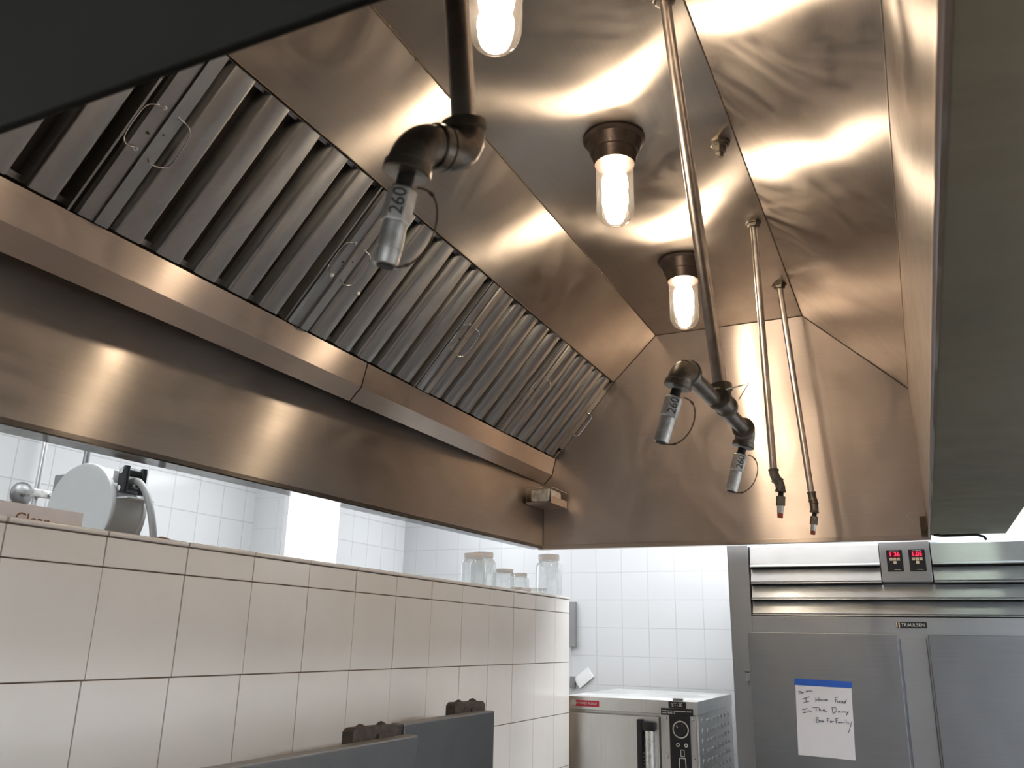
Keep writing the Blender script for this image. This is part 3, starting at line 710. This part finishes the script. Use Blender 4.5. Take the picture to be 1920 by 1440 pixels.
# ------------------------------------------------------------------ steamer
st = thing('countertop_steamer', 'boxy stainless countertop steamer left of the refrigerator', 'steamer', (-1.24, 4.28, -.85))
SX0, SX1, SY0, SY1, SZ = -1.56, -.939, 3.90, 4.66, -.245
b = B(); box(b, SX0, SX1, SY0+.03, SY1, -.85, SZ-.055); box(b, SX0, SX1+.004, SY0, SY1, SZ-.058, SZ, .004); obj('body', b, M_steam, st)
dr = obj('door', box(B(), SX0+.01, -1.107, SY0-.012, SY0+.03, -.82, -.316, .005), M_steam, st)
b = B(); box(b, -1.197, -1.172, SY0-.05, SY0-.012, -.80, -.327, .004); box(b, -1.172, -1.112, SY0-.055, SY0-.02, -.375, -.333, .010); obj('door_handle', b, M_black, dr)
b = B(); tube(b, [(-1.142, SY0-.035, -.80), (-1.142, SY0-.035, -.372)], .022, 20); obj('handle_roller', b, M_nozzle, dr)
b = B()
for k in range(22): box(b, -1.1725, -1.169, SY0-.034, SY0-.028, -.47-.0145*k, -.463-.0145*k)
obj('handle_serration', b, M_silver, dr)
b = B(); box(b, -1.100, -.944, SY0, SY0+.03, -.84, -.305, .002); obj('control_column', b, M_steam, st)
cp2 = obj('control_plate', box(B(), -1.060, -.968, SY0-.006, SY0, -.84, -.306, .001), M_black, st)
DC = Vector((-1.010, SY0-.006, -.362))
obj('dial_ring', lathe(B(), DC, (0, -1, 0), [(0, .036), (.0016, .036), (.0017, .031), (.0001, .031)], 40, cap=False), M_silver, cp2)
kb = obj('dial_knob', lathe(B(), DC, (0, -1, 0), [(0, .027), (.014, .024), (.016, .020)], 32), M_black, cp2)
b = B(); slab(b, [DC+Vector((-.010, -.0165, .008)), DC+Vector((-.008, -.0165, .010)), DC+Vector((-.014, -.0165, .018)), DC+Vector((-.016, -.0165, .016))], (0, .001, 0)); obj('pointer', b, M_silver, kb)
for dx in (-.018, .018): obj('indicator_light', lathe(B(), (-1.006+dx, SY0-.006, -.425), (0, -1, 0), [(0, .008), (.003, .008), (.0031, .004), (.001, .004)], 20, cap=False), M_silver, cp2)
b = B()
for (xa, xb, za, zb) in ((-1.014, -.996, -.446, -.443), (-1.014, -.996, -.472, -.469), (-1.014, -1.011, -.472, -.443), (-.999, -.996, -.472, -.443)): box(b, xa, xb, SY0-.008, SY0-.006, za, zb)
obj('switch', b, M_silver, cp2)
b = B(); tube(b, [(-1.022, SY0-.007, -.56), (-1.020, SY0-.007, -.478)], .002, 6); tube(b, [(-.990, SY0-.007, -.56), (-.993, SY0-.007, -.478)], .002, 6); tube(b, [(-1.020, SY0-.007, -.478), (-.993, SY0-.007, -.478)], .002, 6); obj('printed_bracket', b, M_silver, cp2)
b = B()
for xx, zz in ((-1.075, -.318), (-.955, -.318), (-1.075, -.475), (-.955, -.475)): lathe(b, (xx, SY0, zz), (0, -1, 0), [(0, .006), (.003, .005), (.004, .002)], 12)
obj('screws', b, M_chrome, st)
pl = obj('model_plate', box(B(), -1.062, -.984, SY0-.003, SY0, -.276, -.249), M_black, st)
text('model_lettering', 'ST-3E', .021, M_silver, pl, (-1.023, SY0-.0036, -.2625), (1, 0, 0), (0, 0, 1), .0003)
pl2 = obj('warning_plate', box(B(), -1.097, -.953, SY0-.003, SY0, -.306, -.277), M_black, st)
b = B()
for k in range(40):         # print too small to read
    a_ = -1.090+(k % 20)*.0065
    if k < 20 or k % 20 < 9: box(b, a_, a_+random.uniform(.003, .0055), SY0-.0034, SY0-.0028, -.288-.009*(k//20)-.002, -.288-.009*(k//20)+.002)
obj('warning_print', b, M_silver, pl2)['kind'] = 'stuff'
b = B(); box(b, -1.045, -1.0, SY0+.004, SY0+.02, SZ, SZ+.010, .002); obj('top_clip', b, M_pewter, st)
bg = obj('brand_badge', box(B(), -1.522, -1.388, SY0-.003, SY0, -.289, -.263, .002), M_redlabel, st)
text('badge_lettering', 'MARKET FORGE', .0135, M_silver, bg, (-1.447, SY0-.0036, -.276), (1, 0, 0), (0, 0, 1), .0003)
obj('badge_emblem', lathe(B(), (-1.512, SY0-.002, -.275), (0, -1, 0), [(0, .014), (.002, .014), (.0021, .010), (.003, .010), (.0031, .005)], 24), M_silver, bg)
for i in range(8):
    for j in range(7):
        b = B()
        yv = SY0+.10+i*.078; zv = -.335-j*.042
        if i == 0: lathe(b, (SX1, yv, zv), (1, 0, 0), [(0, .016), (.002, .014), (.003, .006)], 14)
        else: box(b, SX1-.001, SX1+.006, yv, yv+.046, zv-.008, zv+.008, .004)
        obj('vent_louver', b, M_steam, st)
ct = thing('steamer_table', 'low steel stand carrying the countertop steamer', 'table', (-1.24, 4.28, FL))
obj('table_top', box(B(), -1.57, -.90, 3.88, 4.75, -.89, -.851, .003), M_steam, ct)
for xx in (-1.54, -.93):
    for yv in (3.92, 4.70): obj('leg', tube(B(), [(xx, yv, FL), (xx, yv, -.889)], .02, 12), M_pewter, ct)

# things on the back wall behind the half wall end
tag(obj('wall_rail', box(B(), -1.905, -1.858, YB-.035, YB-.001, -.035, .222, .004), M_pewter), 'narrow upright grey metal holder on the back wall beside the half wall', 'holder')
b = B(); m2 = Matrix.Translation((-1.815, YB-.008, -.205)) @ Matrix.Rotation(math.radians(-38), 4, 'Y'); box(b, -.055, .055, -.004, .004, -.032, .032, .0015, m2)
o = tag(obj('tilted_card', b, M_plastic), 'small tilted white card on the back wall above the steamer', 'card')
b = B(); box(b, -1.895, -1.868, YB-.03, YB-.001, -.262, -.198, .003); tag(obj('wall_clip', b, M_pewter), 'small dark grey clip on the back wall left of the tilted card', 'clip')

# ------------------------------------------------------------------ ranges with steel backguards along the half wall
def cooking_range(x, y0, y1, ztop, by, label, bx=None, by0=None, by1=None):
    bx = x if bx is None else bx; by0 = y0 if by0 is None else by0; by1 = y1 if by1 is None else by1
    t = thing('cooking_range', label, 'range', (x+.35, (y0+y1)/2, FL), 'ranges standing against the half wall')
    b = B(); box(b, x+.04, x+.82, y0+.005, y1-.005, FL+.12, -.78, .006); obj('body', b, M_guard, t)
    b = B()
    for i in range(3): box(b, x+.10, x+.78, y0+.03+(y1-y0-.06)*i/3, y0+.02+(y1-y0-.06)*(i+1)/3, -.78, -.755, .006)
    obj('grate', b, M_grease, t)
    for xx in (x+.1, x+.76):
        for yv in (y0+.08, y1-.08): obj('leg', lathe(B(), (xx, yv, FL), (0, 0, 1), [(0, .02), (.13, .024)], 12), M_pewter, t)
    bgd = obj('backguard', box(B(), bx-.038, bx, by0, by1, -.80, ztop, .004), M_guard, t)
    obj('top_edge', box(B(), bx-.040, bx-.0015, by0, by1-.002, ztop-.002, ztop+.0035, .0015), M_guard_top, bgd)
    # riveted flue brackets behind
    for yb in by:
        b = B(); poly = [(yb-.10, ztop-.10), (yb-.10, ztop+.026), (yb-.086, ztop+.034), (yb+.085, ztop+.030), (yb+.10, ztop+.020), (yb+.10, ztop-.10)]
        prism(b, poly, bx-.075, bx-.042, 'x', bev=.003)
        for q in (-.05, .04): lathe(b, (bx-.058, yb+q, ztop+.030), (0, 0, 1), [(0, .013), (.004, .012), (.008, .007), (.010, .001)], 12)
        box(b, bx-.042, bx-.036, yb+.0, yb+.07, ztop-.02, ztop+.014, .002)
        obj('flue_bracket', b, M_grease, bgd)
cooking_range(-1.20, .55, 1.998, -.243, (1.87,), 'nearer range with long dark grey backguard and brown riveted bracket')
cooking_range(-1.215, 2.003, 2.47, -.219, (2.45,), 'farther range with taller square ended grey backguard at the bottom centre', -1.248, 2.003, 2.533)

# cable looping under the right air box
tag(obj('hanging_cable', tube(B(), [(.075, 3.72, ZB+.003), (.10, 3.70, ZB-.004), (.16, 3.68, ZB-.006), (.22, 3.69, ZB-.004), (.245, 3.70, ZB-.012), (.252, 3.70, ZB-.024)], .005, 10), M_black), 'black cable sagging under the far end of the right air box', 'cable')
